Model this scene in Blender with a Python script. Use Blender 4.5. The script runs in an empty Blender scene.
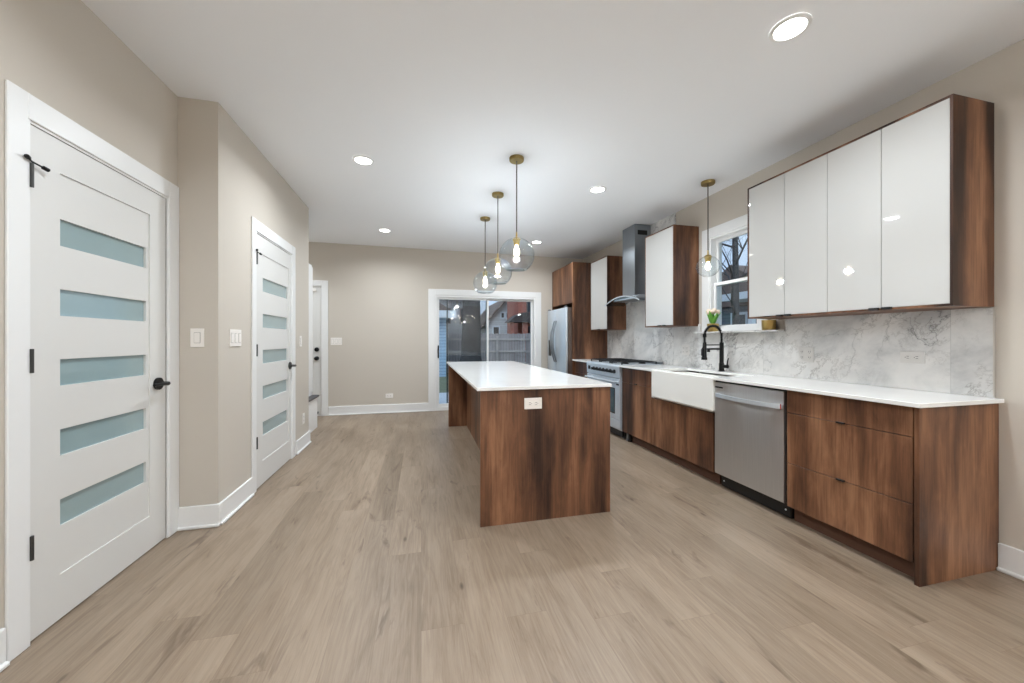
import bpy, bmesh, math, random
from mathutils import Vector, Matrix
S = bpy.context.scene
COL = S.collection
PI = math.pi

# ------------------------------------------------------------------ camera, sky, light, exposure
cd = bpy.data.cameras.new('camera'); cam = bpy.data.objects.new('camera', cd); COL.objects.link(cam)
cam.location = (0, 0, 1.2135); cam.rotation_euler = (PI/2, 0, -math.radians(13.785))
cd.sensor_width = 36; cd.lens = 370.0/1024*36; cd.shift_y = -1.5/1024; cd.clip_start = .05; cd.clip_end = 300
S.camera = cam
S.view_settings.view_transform = 'Standard'; S.view_settings.look = 'None'
S.view_settings.gamma = 1; S.view_settings.use_curve_mapping = False
S.view_settings.exposure = 0.81
S.cycles.use_denoising = True
S.cycles.max_bounces = 10; S.cycles.diffuse_bounces = 7; S.cycles.glossy_bounces = 5
S.cycles.transparent_max_bounces = 16; S.cycles.sample_clamp_indirect = 6
S.cycles.caustics_reflective = False; S.cycles.caustics_refractive = False

W = bpy.data.worlds.new('overcast_sky'); S.world = W; W.use_nodes = True
wn = W.node_tree; wn.nodes.clear()
wo = wn.nodes.new('ShaderNodeOutputWorld'); wb = wn.nodes.new('ShaderNodeBackground')
wtc = wn.nodes.new('ShaderNodeTexCoord'); wno = wn.nodes.new('ShaderNodeTexNoise'); wr = wn.nodes.new('ShaderNodeValToRGB')
wno.inputs['Scale'].default_value = 3.0; wno.inputs['Detail'].default_value = 6
wr.color_ramp.elements[0].color = (.52, .66, .92, 1); wr.color_ramp.elements[1].color = (.86, .92, 1.0, 1)
wr.color_ramp.elements[0].position = .35; wr.color_ramp.elements[1].position = .65
wn.links.new(wtc.outputs['Generated'], wno.inputs['Vector']); wn.links.new(wno.outputs['Fac'], wr.inputs['Fac'])
wn.links.new(wr.outputs['Color'], wb.inputs['Color']); wb.inputs['Strength'].default_value = .72
wn.links.new(wb.outputs[0], wo.inputs[0])

sl = bpy.data.lights.new('facade_fill_sun', 'SUN'); sl.energy = .9; sl.angle = math.radians(50); sl.color = (.93, .96, 1)  # soft sun added to brighten the outdoor facades under the overcast sky
so = bpy.data.objects.new('facade_fill_sun', sl); COL.objects.link(so); so.location = (-8, -12, 14); so.rotation_euler = Vector((.35, .62, -.75)).to_track_quat('-Z', 'Y').to_euler()
def area(name, loc, rot, sx, sy, power, col=(1, 1, 1), shape='RECTANGLE', spread=PI):
    l = bpy.data.lights.new(name, 'AREA'); l.shape = shape; l.size = sx
    if shape == 'RECTANGLE': l.size_y = sy
    l.energy = power; l.color = col; l.spread = spread
    o = bpy.data.objects.new(name, l); COL.objects.link(o); o.location = loc; o.rotation_euler = rot; return o
def point(name, loc, power, r=.03, col=(.87, .94, 1), parent=None):
    l = bpy.data.lights.new(name, 'POINT'); l.energy = power; l.shadow_soft_size = r; l.color = col
    o = bpy.data.objects.new(name, l); COL.objects.link(o); o.location = loc; return o
# lamp powers in watts: recessed lights, pendant bulbs, chandelier behind the photographer
P_CAN = 11.5; P_BULB = 21; P_CHAND = 360

# ------------------------------------------------------------------ materials
def s2l(c):
    return tuple(((v/255)/12.92 if v/255 <= .04045 else ((v/255+.055)/1.055)**2.4) for v in c) + (1,)
def mat(name, col=(200, 200, 200), rough=.5, metal=0, noise=0, nscale=8, bump=0, bscale=60, emit=None, estr=0, spec=None, coat=0, aniso=0):
    m = bpy.data.materials.new(name); m.use_nodes = True; nt = m.node_tree; b = nt.nodes['Principled BSDF']
    b.inputs['Base Color'].default_value = s2l(col); b.inputs['Roughness'].default_value = rough; b.inputs['Metallic'].default_value = metal
    if spec is not None: b.inputs['Specular IOR Level'].default_value = spec
    if coat: b.inputs['Coat Weight'].default_value = coat
    if aniso: b.inputs['Anisotropic'].default_value = aniso
    g = nt.nodes.new('ShaderNodeNewGeometry')
    if noise:
        n = nt.nodes.new('ShaderNodeTexNoise'); n.inputs['Scale'].default_value = nscale; n.inputs['Detail'].default_value = 4
        nt.links.new(g.outputs['Position'], n.inputs['Vector'])
        mx = nt.nodes.new('ShaderNodeMix'); mx.data_type = 'RGBA'
        mx.inputs[6].default_value = s2l(tuple(max(0, v-noise) for v in col)); mx.inputs[7].default_value = s2l(tuple(min(255, v+noise) for v in col))
        nt.links.new(n.outputs['Fac'], mx.inputs[0]); nt.links.new(mx.outputs[2], b.inputs['Base Color'])
    if bump:
        n2 = nt.nodes.new('ShaderNodeTexNoise'); n2.inputs['Scale'].default_value = bscale; nt.links.new(g.outputs['Position'], n2.inputs['Vector'])
        bp = nt.nodes.new('ShaderNodeBump'); bp.inputs['Strength'].default_value = bump; bp.inputs['Distance'].default_value = .01
        nt.links.new(n2.outputs['Fac'], bp.inputs['Height']); nt.links.new(bp.outputs[0], b.inputs['Normal'])
    if emit: b.inputs['Emission Color'].default_value = s2l(emit); b.inputs['Emission Strength'].default_value = estr
    return m
def N(nt, t, **kw):
    n = nt.nodes.new(t)
    for k, v in kw.items(): setattr(n, k, v)
    return n
def mth(nt, op, a, b=None, c=None):
    n = nt.nodes.new('ShaderNodeMath'); n.operation = op
    for i, v in enumerate((a, b, c)):
        if v is None: continue
        if isinstance(v, (int, float)): n.inputs[i].default_value = v
        else: nt.links.new(v, n.inputs[i])
    return n.outputs[0]
def comb(nt, x, y, z):
    n = nt.nodes.new('ShaderNodeCombineXYZ')
    for i, v in enumerate((x, y, z)):
        if isinstance(v, (int, float)): n.inputs[i].default_value = v
        else: nt.links.new(v, n.inputs[i])
    return n.outputs[0]
def noise(nt, vec, scale, detail=3, rough=.5, dist=0):
    n = nt.nodes.new('ShaderNodeTexNoise'); n.inputs['Scale'].default_value = scale; n.inputs['Detail'].default_value = detail
    n.inputs['Roughness'].default_value = rough; n.inputs['Distortion'].default_value = dist
    nt.links.new(vec, n.inputs['Vector']); return n.outputs['Fac']
def ramp(nt, fac, stops):
    r = nt.nodes.new('ShaderNodeValToRGB'); e = r.color_ramp.elements
    while len(e) < len(stops): e.new(.5)
    for i, (p, c) in enumerate(stops): e[i].position = p; e[i].color = c if len(c) == 4 else s2l(c)
    nt.links.new(fac, r.inputs['Fac']); return r.outputs['Color']
def mixc(nt, f, a, b, mode='MIX'):
    n = nt.nodes.new('ShaderNodeMix'); n.data_type = 'RGBA'; n.blend_type = mode
    for i, v in ((0, f), (6, a), (7, b)):
        if isinstance(v, (int, float)): n.inputs[i].default_value = v
        elif isinstance(v, tuple): n.inputs[i].default_value = v
        else: nt.links.new(v, n.inputs[i])
    return n.outputs[2]
def base(name):
    m = bpy.data.materials.new(name); m.use_nodes = True; nt = m.node_tree
    g = nt.nodes.new('ShaderNodeNewGeometry'); sp = nt.nodes.new('ShaderNodeSeparateXYZ'); nt.links.new(g.outputs['Position'], sp.inputs[0])
    return m, nt, nt.nodes['Principled BSDF'], sp.outputs[0], sp.outputs[1], sp.outputs[2]

def make_walnut():
    m, nt, b, x, y, z = base('walnut_veneer')
    r = 3.0
    u = mth(nt, 'ADD', x, mth(nt, 'MULTIPLY', y, 1.07))
    v1 = comb(nt, u, mth(nt, 'MULTIPLY', z, .10), r)
    band = noise(nt, v1, 5.5, 2, .5, .2)
    v2 = comb(nt, mth(nt, 'MULTIPLY', u, 1.0), mth(nt, 'MULTIPLY', z, .035), r)
    grain = noise(nt, v2, 85, 4, .6, .3)
    v3 = comb(nt, u, mth(nt, 'MULTIPLY', z, .22), r)
    mott = noise(nt, v3, 14, 5, .65, .6)
    f = mth(nt, 'ADD', mth(nt, 'ADD', mth(nt, 'MULTIPLY', mth(nt, 'ADD', mth(nt, 'MULTIPLY', mth(nt, 'SUBTRACT', band, .5), 1.4), .5), .62), mth(nt, 'MULTIPLY', mott, .28)), mth(nt, 'MULTIPLY', grain, .10))
    c = ramp(nt, f, [(.34, (50, 31, 22)), (.44, (84, 55, 39)), (.54, (115, 78, 55)), (.66, (150, 108, 79))])
    g2 = ramp(nt, grain, [(.3, (190, 190, 190)), (.55, (255, 255, 255))])
    c = mixc(nt, .5, c, g2, 'MULTIPLY')
    nt.links.new(c, b.inputs['Base Color']); b.inputs['Roughness'].default_value = .42; b.inputs['Specular IOR Level'].default_value = .35
    return m
def make_floor():
    m, nt, b, x, y, z = base('oak_plank_floor')
    pw, pl = .182, 1.5
    row = mth(nt, 'FLOOR', mth(nt, 'DIVIDE', x, pw))
    wn1 = nt.nodes.new('ShaderNodeTexWhiteNoise'); wn1.noise_dimensions = '1D'; nt.links.new(row, wn1.inputs['W'])
    yy = mth(nt, 'DIVIDE', mth(nt, 'ADD', y, mth(nt, 'MULTIPLY', wn1.outputs['Value'], 5)), pl)
    coln = mth(nt, 'FLOOR', yy)
    wn2 = nt.nodes.new('ShaderNodeTexWhiteNoise'); wn2.noise_dimensions = '2D'; nt.links.new(comb(nt, row, coln, 0), wn2.inputs['Vector'])
    idv = wn2.outputs['Value']; r = mth(nt, 'MULTIPLY', idv, 37)
    xx = mth(nt, 'ADD', x, r); y2 = mth(nt, 'ADD', y, r)
    g1 = noise(nt, comb(nt, xx, mth(nt, 'MULTIPLY', y2, .09), r), 26, 5, .65, 1.6)
    g2 = noise(nt, comb(nt, xx, mth(nt, 'MULTIPLY', y2, .03), r), 150, 3, .6, .3)
    big = noise(nt, comb(nt, xx, mth(nt, 'MULTIPLY', y2, .22), r), 5, 2, .5, .4)
    f = mth(nt, 'ADD', mth(nt, 'ADD', mth(nt, 'MULTIPLY', g1, .42), mth(nt, 'MULTIPLY', g2, .22)), mth(nt, 'MULTIPLY', big, .36))
    c = ramp(nt, f, [(.28, (108, 91, 74)), (.43, (134, 117, 99)), (.55, (149, 132, 114)), (.7, (161, 145, 127))])
    tone = ramp(nt, idv, [(0, (236, 235, 233)), (.5, (246, 245, 244)), (1, (255, 254, 253))])
    c = mixc(nt, 1, c, tone, 'MULTIPLY')
    # knots and mineral streaks
    kn = noise(nt, comb(nt, xx, mth(nt, 'MULTIPLY', y2, .24), r), 9, 4, .6, 1.0)
    kf = ramp(nt, kn, [(.61, (0, 0, 0)), (.72, (255, 255, 255))])
    c = mixc(nt, mth(nt, 'MULTIPLY', kf, .62), c, s2l((84, 66, 52)))
    vo = nt.nodes.new('ShaderNodeTexVoronoi'); vo.inputs['Scale'].default_value = 1.0; nt.links.new(comb(nt, mth(nt, 'MULTIPLY', xx, 5.2), mth(nt, 'MULTIPLY', y2, 1.7), r), vo.inputs['Vector'])
    sep = nt.nodes.new('ShaderNodeSeparateColor'); nt.links.new(vo.outputs['Color'], sep.inputs[0])
    pick = mth(nt, 'GREATER_THAN', sep.outputs[0], .62)
    core = ramp(nt, vo.outputs['Distance'], [(0, (255, 255, 255)), (.035, (200, 200, 200)), (.06, (0, 0, 0))])
    halo = ramp(nt, mth(nt, 'ADD', vo.outputs['Distance'], mth(nt, 'MULTIPLY', g1, .18)), [(.10, (255, 255, 255)), (.30, (0, 0, 0))])
    c = mixc(nt, mth(nt, 'MULTIPLY', mth(nt, 'MULTIPLY', halo, pick), .30), c, s2l((98, 80, 64)))
    c = mixc(nt, mth(nt, 'MULTIPLY', mth(nt, 'MULTIPLY', core, pick), .8), c, s2l((62, 48, 38)))
    # seams
    fx1 = mth(nt, 'FRACT', mth(nt, 'DIVIDE', x, pw)); fy1 = mth(nt, 'FRACT', yy)
    sx = mth(nt, 'GREATER_THAN', mth(nt, 'ABSOLUTE', mth(nt, 'SUBTRACT', fx1, .5)), .4925)
    sy = mth(nt, 'GREATER_THAN', mth(nt, 'ABSOLUTE', mth(nt, 'SUBTRACT', fy1, .5)), .4990)
    sm = mth(nt, 'MAXIMUM', sx, sy)
    c = mixc(nt, mth(nt, 'MULTIPLY', sm, .32), c, s2l((110, 92, 74)))
    nt.links.new(c, b.inputs['Base Color']); b.inputs['Roughness'].default_value = .40; b.inputs['Specular IOR Level'].default_value = .42
    bp = nt.nodes.new('ShaderNodeBump'); bp.inputs['Strength'].default_value = .12; bp.inputs['Distance'].default_value = .004
    nt.links.new(mth(nt, 'SUBTRACT', g2, sm), bp.inputs['Height']); nt.links.new(bp.outputs[0], b.inputs['Normal'])
    return m
def make_marble():
    m, nt, b, x, y, z = base('grey_veined_marble')
    t = mth(nt, 'FLOOR', mth(nt, 'DIVIDE', mth(nt, 'SUBTRACT', y, 1.465), 1.2))
    wn1 = nt.nodes.new('ShaderNodeTexWhiteNoise'); wn1.noise_dimensions = '1D'; nt.links.new(t, wn1.inputs['W'])
    r = mth(nt, 'MULTIPLY', wn1.outputs['Value'], 9)
    v = comb(nt, r, mth(nt, 'ADD', y, mth(nt, 'MULTIPLY', z, .45)), mth(nt, 'SUBTRACT', z, mth(nt, 'MULTIPLY', y, .15)))
    cl = noise(nt, v, 3.6, 6, .62, .35)
    c = ramp(nt, cl, [(.32, (180, 180, 180)), (.46, (205, 204, 202)), (.62, (218, 216, 213))])
    n1 = noise(nt, v, 2.3, 7, .6, .35)
    ve = mth(nt, 'ABSOLUTE', mth(nt, 'SUBTRACT', n1, .5))
    vf = ramp(nt, ve, [(0, (255, 255, 255)), (.004, (140, 140, 140)), (.022, (0, 0, 0))])
    msk = ramp(nt, noise(nt, v, 1.7, 2, .5, 0), [(.44, (0, 0, 0)), (.60, (255, 255, 255))])
    c = mixc(nt, mth(nt, 'MULTIPLY', mth(nt, 'MULTIPLY', vf, msk), .85), c, s2l((78, 78, 82)))
    n2 = noise(nt, v, 6.5, 7, .70, .25); ve2 = mth(nt, 'ABSOLUTE', mth(nt, 'SUBTRACT', n2, .5))
    vf2 = ramp(nt, ve2, [(0, (255, 255, 255)), (.022, (0, 0, 0))])
    msk2 = ramp(nt, noise(nt, v, 3.1, 2, .5, 0), [(.42, (0, 0, 0)), (.7, (255, 255, 255))])
    c = mixc(nt, mth(nt, 'MULTIPLY', mth(nt, 'MULTIPLY', vf2, msk2), .7), c, s2l((112, 104, 98)))
    fr = mth(nt, 'FRACT', mth(nt, 'DIVIDE', mth(nt, 'SUBTRACT', y, 1.465), 1.2))
    sm = mth(nt, 'GREATER_THAN', mth(nt, 'ABSOLUTE', mth(nt, 'SUBTRACT', fr, .5)), .4988)
    c = mixc(nt, mth(nt, 'MULTIPLY', sm, .35), c, s2l((140, 140, 140)))
    nt.links.new(c, b.inputs['Base Color']); b.inputs['Roughness'].default_value = .22
    return m
def make_steel(name, col, rough, wav=.25, metal=.9, brush=.0, aniso=0):
    m, nt, b, x, y, z = base(name)
    b.inputs['Metallic'].default_value = metal; b.inputs['Metallic'].default_value = metal; b.inputs['Roughness'].default_value = rough
    if aniso:
        b.inputs['Anisotropic'].default_value = aniso; b.inputs['Anisotropic Rotation'].default_value = .25
        tg = nt.nodes.new('ShaderNodeTangent'); tg.direction_type = 'RADIAL'; tg.axis = 'Z'; nt.links.new(tg.outputs[0], b.inputs['Tangent'])
    br = noise(nt, comb(nt, mth(nt, 'MULTIPLY', x, 1), mth(nt, 'MULTIPLY', y, 1), mth(nt, 'MULTIPLY', z, .02)), 220, 2, .5, 0)
    c = mixc(nt, br, s2l(tuple(v-10 for v in col)), s2l(tuple(min(255, v+8) for v in col)))
    nt.links.new(c, b.inputs['Base Color'])
    w = noise(nt, comb(nt, x, y, mth(nt, 'MULTIPLY', z, .45)), 4, 1, .4, 0)
    bp = nt.nodes.new('ShaderNodeBump'); bp.inputs['Strength'].default_value = wav; bp.inputs['Distance'].default_value = .02
    nt.links.new(w, bp.inputs['Height'])
    # fine horizontal brushing spreads reflections up and down
    if not brush:
        nt.links.new(bp.outputs[0], b.inputs['Normal']); return m
    gr = noise(nt, comb(nt, x, y, mth(nt, 'MULTIPLY', z, 260)), 3, 2, .6, 0)
    b2 = nt.nodes.new('ShaderNodeBump'); b2.inputs['Strength'].default_value = brush; b2.inputs['Distance'].default_value = .0016
    nt.links.new(gr, b2.inputs['Height']); nt.links.new(bp.outputs[0], b2.inputs['Normal']); nt.links.new(b2.outputs[0], b.inputs['Normal'])
    return m
def schlick(nt, f0=.04, p=4.0):
    # thin-pane reflectance, the same seen from either side of the surface
    lw = nt.nodes.new('ShaderNodeLayerWeight'); lw.inputs[0].default_value = .5
    return mth(nt, 'ADD', mth(nt, 'MULTIPLY', mth(nt, 'POWER', lw.outputs['Facing'], p), .9-f0), f0)
def make_glass(name, tint=(225, 236, 240), refl=1.0, ior=1.5):
    m = bpy.data.materials.new(name); m.use_nodes = True; nt = m.node_tree; nt.nodes.clear()
    o = nt.nodes.new('ShaderNodeOutputMaterial'); t = nt.nodes.new('ShaderNodeBsdfTransparent'); g = nt.nodes.new('ShaderNodeBsdfGlossy')
    t.inputs[0].default_value = s2l(tint); g.inputs['Roughness'].default_value = .01
    mx = nt.nodes.new('ShaderNodeMixShader')
    nt.links.new(mth(nt, 'MULTIPLY', schlick(nt), refl), mx.inputs[0]); nt.links.new(t.outputs[0], mx.inputs[1]); nt.links.new(g.outputs[0], mx.inputs[2])
    nt.links.new(mx.outputs[0], o.inputs[0]); return m
def make_globe_glass():
    m = bpy.data.materials.new('smoky_globe_glass'); m.use_nodes = True; nt = m.node_tree; nt.nodes.clear()
    o = nt.nodes.new('ShaderNodeOutputMaterial'); t = nt.nodes.new('ShaderNodeBsdfTransparent'); g = nt.nodes.new('ShaderNodeBsdfGlossy')
    lw = nt.nodes.new('ShaderNodeLayerWeight'); lw.inputs[0].default_value = .5
    c = ramp(nt, lw.outputs['Facing'], [(.0, (246, 249, 251)), (.75, (236, 243, 247)), (1, (205, 217, 224))])
    nt.links.new(c, t.inputs[0]); g.inputs['Roughness'].default_value = .02
    mx = nt.nodes.new('ShaderNodeMixShader'); nt.links.new(schlick(nt, .05, 3.5), mx.inputs[0])
    nt.links.new(t.outputs[0], mx.inputs[1]); nt.links.new(g.outputs[0], mx.inputs[2]); nt.links.new(mx.outputs[0], o.inputs[0]); return m
def make_screen():
    m = bpy.data.materials.new('insect_screen_mesh'); m.use_nodes = True; nt = m.node_tree; nt.nodes.clear()
    o = nt.nodes.new('ShaderNodeOutputMaterial'); t = nt.nodes.new('ShaderNodeBsdfTransparent'); d = nt.nodes.new('ShaderNodeBsdfDiffuse')
    d.inputs[0].default_value = s2l((26, 28, 30)); mx = nt.nodes.new('ShaderNodeMixShader'); mx.inputs[0].default_value = .16
    nt.links.new(t.outputs[0], mx.inputs[1]); nt.links.new(d.outputs[0], mx.inputs[2]); nt.links.new(mx.outputs[0], o.inputs[0]); return m
def make_siding(name, col, pitch=.1, axis=2, gap=(120, 140, 160)):
    m, nt, b, x, y, z = base(name)
    a = (x, y, z)[axis] if axis < 3 else mth(nt, 'ADD', x, y)
    f = mth(nt, 'FRACT', mth(nt, 'DIVIDE', a, pitch))
    s = mth(nt, 'LESS_THAN', f, .12)
    idn = nt.nodes.new('ShaderNodeTexWhiteNoise'); idn.noise_dimensions = '1D'; nt.links.new(mth(nt, 'FLOOR', mth(nt, 'DIVIDE', a, pitch)), idn.inputs['W'])
    c0 = mixc(nt, idn.outputs['Value'], s2l(tuple(v-8 for v in col)), s2l(tuple(min(255, v+6) for v in col)))
    nz = noise(nt, comb(nt, x, y, mth(nt, 'MULTIPLY', z, .3)), 9, 4)
    c0 = mixc(nt, mth(nt, 'MULTIPLY', nz, .25), c0, s2l(tuple(int(v*.6) for v in col)))
    nt.links.new(mixc(nt, s, c0, s2l(gap)), b.inputs['Base Color']); b.inputs['Roughness'].default_value = .8; return m
def make_brick(name, c1, c2, mortar):
    m, nt, b, x, y, z = base(name)
    t = nt.nodes.new('ShaderNodeTexBrick'); t.inputs['Scale'].default_value = 4; t.inputs['Color1'].default_value = s2l(c1); t.inputs['Color2'].default_value = s2l(c2)
    t.inputs['Mortar'].default_value = s2l(mortar); t.inputs['Mortar Size'].default_value = .015
    nt.links.new(comb(nt, mth(nt, 'ADD', x, y), z, 0), t.inputs['Vector']); nt.links.new(t.outputs['Color'], b.inputs['Base Color']); b.inputs['Roughness'].default_value = .85
    return m
WALNUT = make_walnut(); FLOOR = make_floor(); MARBLE = make_marble()
WALL = mat('beige_wall_paint', (197, 189, 178), .8, bump=.03, bscale=300)
CEIL = mat('white_ceiling_paint', (239, 241, 244), .9, bump=.02, bscale=250)
TRIM = mat('white_trim_paint', (228, 228, 227), .38, bump=.02, bscale=40)
DOORP = mat('white_door_paint', (214, 213, 210), .42, bump=.02, bscale=40)
FROST = mat('frosted_glass', (144, 166, 169), .18, noise=4, nscale=5, coat=.6, spec=1.0)
QUARTZ = mat('white_quartz', (234, 233, 230), .13, noise=4, nscale=6)
GLOSSW = mat('glossy_white_lacquer', (198, 197, 194), .03, noise=1, nscale=3, coat=.5)
CERAM = mat('white_fireclay', (238, 237, 232), .18, noise=1)
BLACK = mat('matte_black_metal', (22, 22, 23), .38, .5, noise=4)
BLACKP = mat('black_plastic', (14, 14, 15), .45, noise=3)
GUN = mat('dark_grey_hinge_metal', (74, 74, 72), .4, .7, noise=5)
BRASS = mat('brushed_brass', (196, 168, 104), .3, .9, noise=10, nscale=40)
BRASSM = mat('aged_brass_canopy', (150, 130, 82), .38, .85, noise=8, nscale=30)
STEEL = make_steel('brushed_stainless', (214, 213, 211), .28, 1.0, .94, 0, .96)
STEELL = make_steel('light_stainless', (216, 224, 231), .36, .12, .6)
STEELD = make_steel('grey_stainless', (150, 156, 162), .30, .12)
IRON = mat('cast_iron', (26, 27, 29), .55, .2, noise=5)
PLATE = mat('white_plastic_plate', (236, 231, 225), .4, noise=1)
PLATEG = mat('pale_grey_plastic_plate', (206, 203, 199), .4, noise=1)
SLOT = mat('dark_slot', (60, 56, 52), .6, noise=2)
CORD = mat('grey_fabric_cord', (96, 90, 84), .7, noise=8)
GLASS = make_glass('window_glass', (238, 244, 246)); CLEAR = make_glass('clear_bulb_glass', (246, 249, 250)); HOODG = make_glass('hood_glass', (190, 205, 210), 1.3)
GLOBE = make_globe_glass(); SCREEN = make_screen()
BULB = mat('glowing_filament_bulb', (255, 240, 215), .5, emit=(255, 236, 205), estr=14)
CANL = mat('lit_downlight_lens', (255, 255, 255), .5, emit=(255, 252, 246), estr=9)
OVENG = mat('oven_window_glass', (60, 78, 84), .06, noise=6)
SLATE = mat('dark_bench_top', (62, 64, 70), .4, noise=6)
TOE = mat('dark_toe_kick', (88, 58, 42), .6, noise=5)
LEAF = mat('tulip_leaf_green', (96, 158, 52), .5, noise=22, nscale=30); PETAL = mat('cream_petal', (242, 220, 200), .55, noise=8, nscale=40)
SOIL = mat('dark_soil', (60, 44, 32), .9, noise=10)
BARK = mat('grey_bark', (70, 70, 72), .95, noise=22, nscale=9, bump=.6, bscale=14)
GRASS = mat('winter_grass', (104, 112, 92), .95, noise=22, nscale=3, bump=.4, bscale=50)
CONC = mat('pale_concrete', (196, 204, 214), .85, noise=8)
BLUESID = make_siding('pale_blue_siding', (176, 206, 234), .13, 2, (110, 138, 170)); GREYSID = make_siding('pale_grey_siding', (208, 212, 218), .15, 2, (170, 176, 186))
DARKSID = make_siding('dark_slate_siding', (158, 158, 162), .16, 2, (124, 126, 130))
SLATESID = make_siding('slate_grey_siding', (112, 124, 134), .14, 2, (84, 92, 100))
FENCEW = make_siding('weathered_cedar_boards', (172, 166, 168), .14, 3, (112, 106, 110)); FENCER = mat('weathered_cedar_rail', (184, 178, 176), .85, noise=14)
BRICK = make_brick('red_brick', (172, 100, 86), (150, 84, 72), (150, 124, 114)); ROOF = mat('brown_shingles', (108, 96, 92), .9, noise=14, nscale=5)
DARKW = mat('dark_window_glass', (46, 52, 60), .1, noise=5); WHT = mat('white_exterior_trim', (214, 224, 234), .7, noise=4)

# ------------------------------------------------------------------ mesh helpers (world coordinates)
class B:
    def __init__(s): s.bm = bmesh.new()
    def box(s, x0, x1, y0, y1, z0, z1, bev=0, seg=1):
        r = bmesh.ops.create_cube(s.bm, size=1); v = r['verts']
        for p in v: p.co = Vector(((x0+x1)/2+p.co.x*abs(x1-x0), (y0+y1)/2+p.co.y*abs(y1-y0), (z0+z1)/2+p.co.z*abs(z1-z0)))
        if bev:
            e = list({e for p in v for e in p.link_edges})
            bmesh.ops.bevel(s.bm, geom=e, offset=bev, segments=seg, affect='EDGES', profile=.5)
        return s
    def cyl(s, p0, p1, r0, r1=None, n=24, caps=True):
        r1 = r0 if r1 is None else r1; p0, p1 = Vector(p0), Vector(p1); d = p1-p0
        q = d.to_track_quat('Z', 'Y').to_matrix().to_4x4(); M = Matrix.Translation((p0+p1)/2) @ q
        bmesh.ops.create_cone(s.bm, cap_ends=caps, segments=n, radius1=r0, radius2=r1, depth=d.length, matrix=M); return s
    def tube(s, pts, r, n=10):
        pts = [Vector(p) for p in pts]; rings = []; up = None
        rr = r if isinstance(r, (list, tuple)) else [r]*len(pts)
        for i, p in enumerate(pts):
            t = (pts[min(i+1, len(pts)-1)]-pts[max(i-1, 0)]).normalized()
            if up is None: up = t.orthogonal().normalized()
            up = (up-t*up.dot(t)).normalized(); w = t.cross(up)
            rings.append([s.bm.verts.new(p+(up*math.cos(a)+w*math.sin(a))*rr[i]) for a in [2*PI*k/n for k in range(n)]])
        for a, b in zip(rings, rings[1:]):
            for k in range(n): s.bm.faces.new((a[k], a[(k+1) % n], b[(k+1) % n], b[k]))
        s.bm.faces.new(rings[0][::-1]); s.bm.faces.new(rings[-1]); return s
    def lathe(s, prof, c, n=32):
        c = Vector(c); rings = []
        for (r, z) in prof:
            rings.append([s.bm.verts.new(c+Vector((r*math.cos(2*PI*k/n), r*math.sin(2*PI*k/n), z))) for k in range(n)] if r > 1e-5 else [s.bm.verts.new(c+Vector((0, 0, z)))])
        for a, b in zip(rings, rings[1:]):
            for k in range(n):
                k2 = (k+1) % n
                if len(a) == 1 and len(b) == 1: continue
                if len(a) == 1: s.bm.faces.new((a[0], b[k2], b[k]))
                elif len(b) == 1: s.bm.faces.new((a[k], a[k2], b[0]))
                else: s.bm.faces.new((a[k], a[k2], b[k2], b[k]))
        return s
    def prism(s, poly, lo, hi, axis='y'):
        # poly in the plane across the axis: 'y' -> (x,z), 'x' -> (y,z), 'z' -> (x,y)
        f = {'y': lambda a, b, t: (a, t, b), 'x': lambda a, b, t: (t, a, b), 'z': lambda a, b, t: (a, b, t)}[axis]
        A = [s.bm.verts.new(f(a, b, lo)) for a, b in poly]; Bv = [s.bm.verts.new(f(a, b, hi)) for a, b in poly]; n = len(poly)
        s.bm.faces.new(A); s.bm.faces.new(Bv[::-1])
        for k in range(n): s.bm.faces.new((A[k], Bv[k], Bv[(k+1) % n], A[(k+1) % n]))
        return s
    def sph(s, c, r, sc=(1, 1, 1), u=20, v=12):
        bmesh.ops.create_uvsphere(s.bm, u_segments=u, v_segments=v, radius=r, matrix=Matrix.Translation(c) @ Matrix.Diagonal((*sc, 1))); return s
    def out(s, name, m, parent=None, smooth=False, solid=0, **props):
        bm = s.bm; bmesh.ops.recalc_face_normals(bm, faces=bm.faces)
        off = Vector((0, 0, 0)); p = parent
        while p is not None: off += p.location; p = p.parent
        if parent is None:   # origin at the base centre of the mesh
            xs = [v.co for v in bm.verts]; lo = Vector((min(v.x for v in xs), min(v.y for v in xs), min(v.z for v in xs))); hi = Vector((max(v.x for v in xs), max(v.y for v in xs), max(v.z for v in xs)))
            off = Vector(((lo.x+hi.x)/2, (lo.y+hi.y)/2, lo.z))
        bmesh.ops.translate(bm, verts=bm.verts, vec=-off)
        me = bpy.data.meshes.new(name); bm.to_mesh(me); bm.free(); me.materials.append(m)
        o = bpy.data.objects.new(name, me); COL.objects.link(o); o.parent = parent
        if parent is None: o.location = off
        if smooth:
            me.shade_smooth()
            try: me.set_sharp_from_angle(angle=math.radians(35))
            except Exception: pass
        if solid:
            md = o.modifiers.new('thickness', 'SOLIDIFY'); md.thickness = solid; md.offset = 0
        for k, v in props.items(): o[k] = v
        return o
def thing(name, label, cat, loc, group=None, kind=None):
    o = bpy.data.objects.new(name, None); COL.objects.link(o); o.location = loc; o.empty_display_size = .1
    if kind: o['kind'] = kind
    if label: o['label'] = label
    if cat: o['category'] = cat
    if group: o['group'] = group
    return o
def root(name, loc):   # a piece of the setting with parts
    return thing(name, None, None, loc, kind='structure')
def copy_tree(o, loc=None, parent=None):
    c = o.copy(); COL.objects.link(c); c.parent = parent
    if loc is not None: c.location = loc
    for ch in list(o.children): copy_tree(ch, None, c)
    return c
ST = dict(kind='structure')

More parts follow.
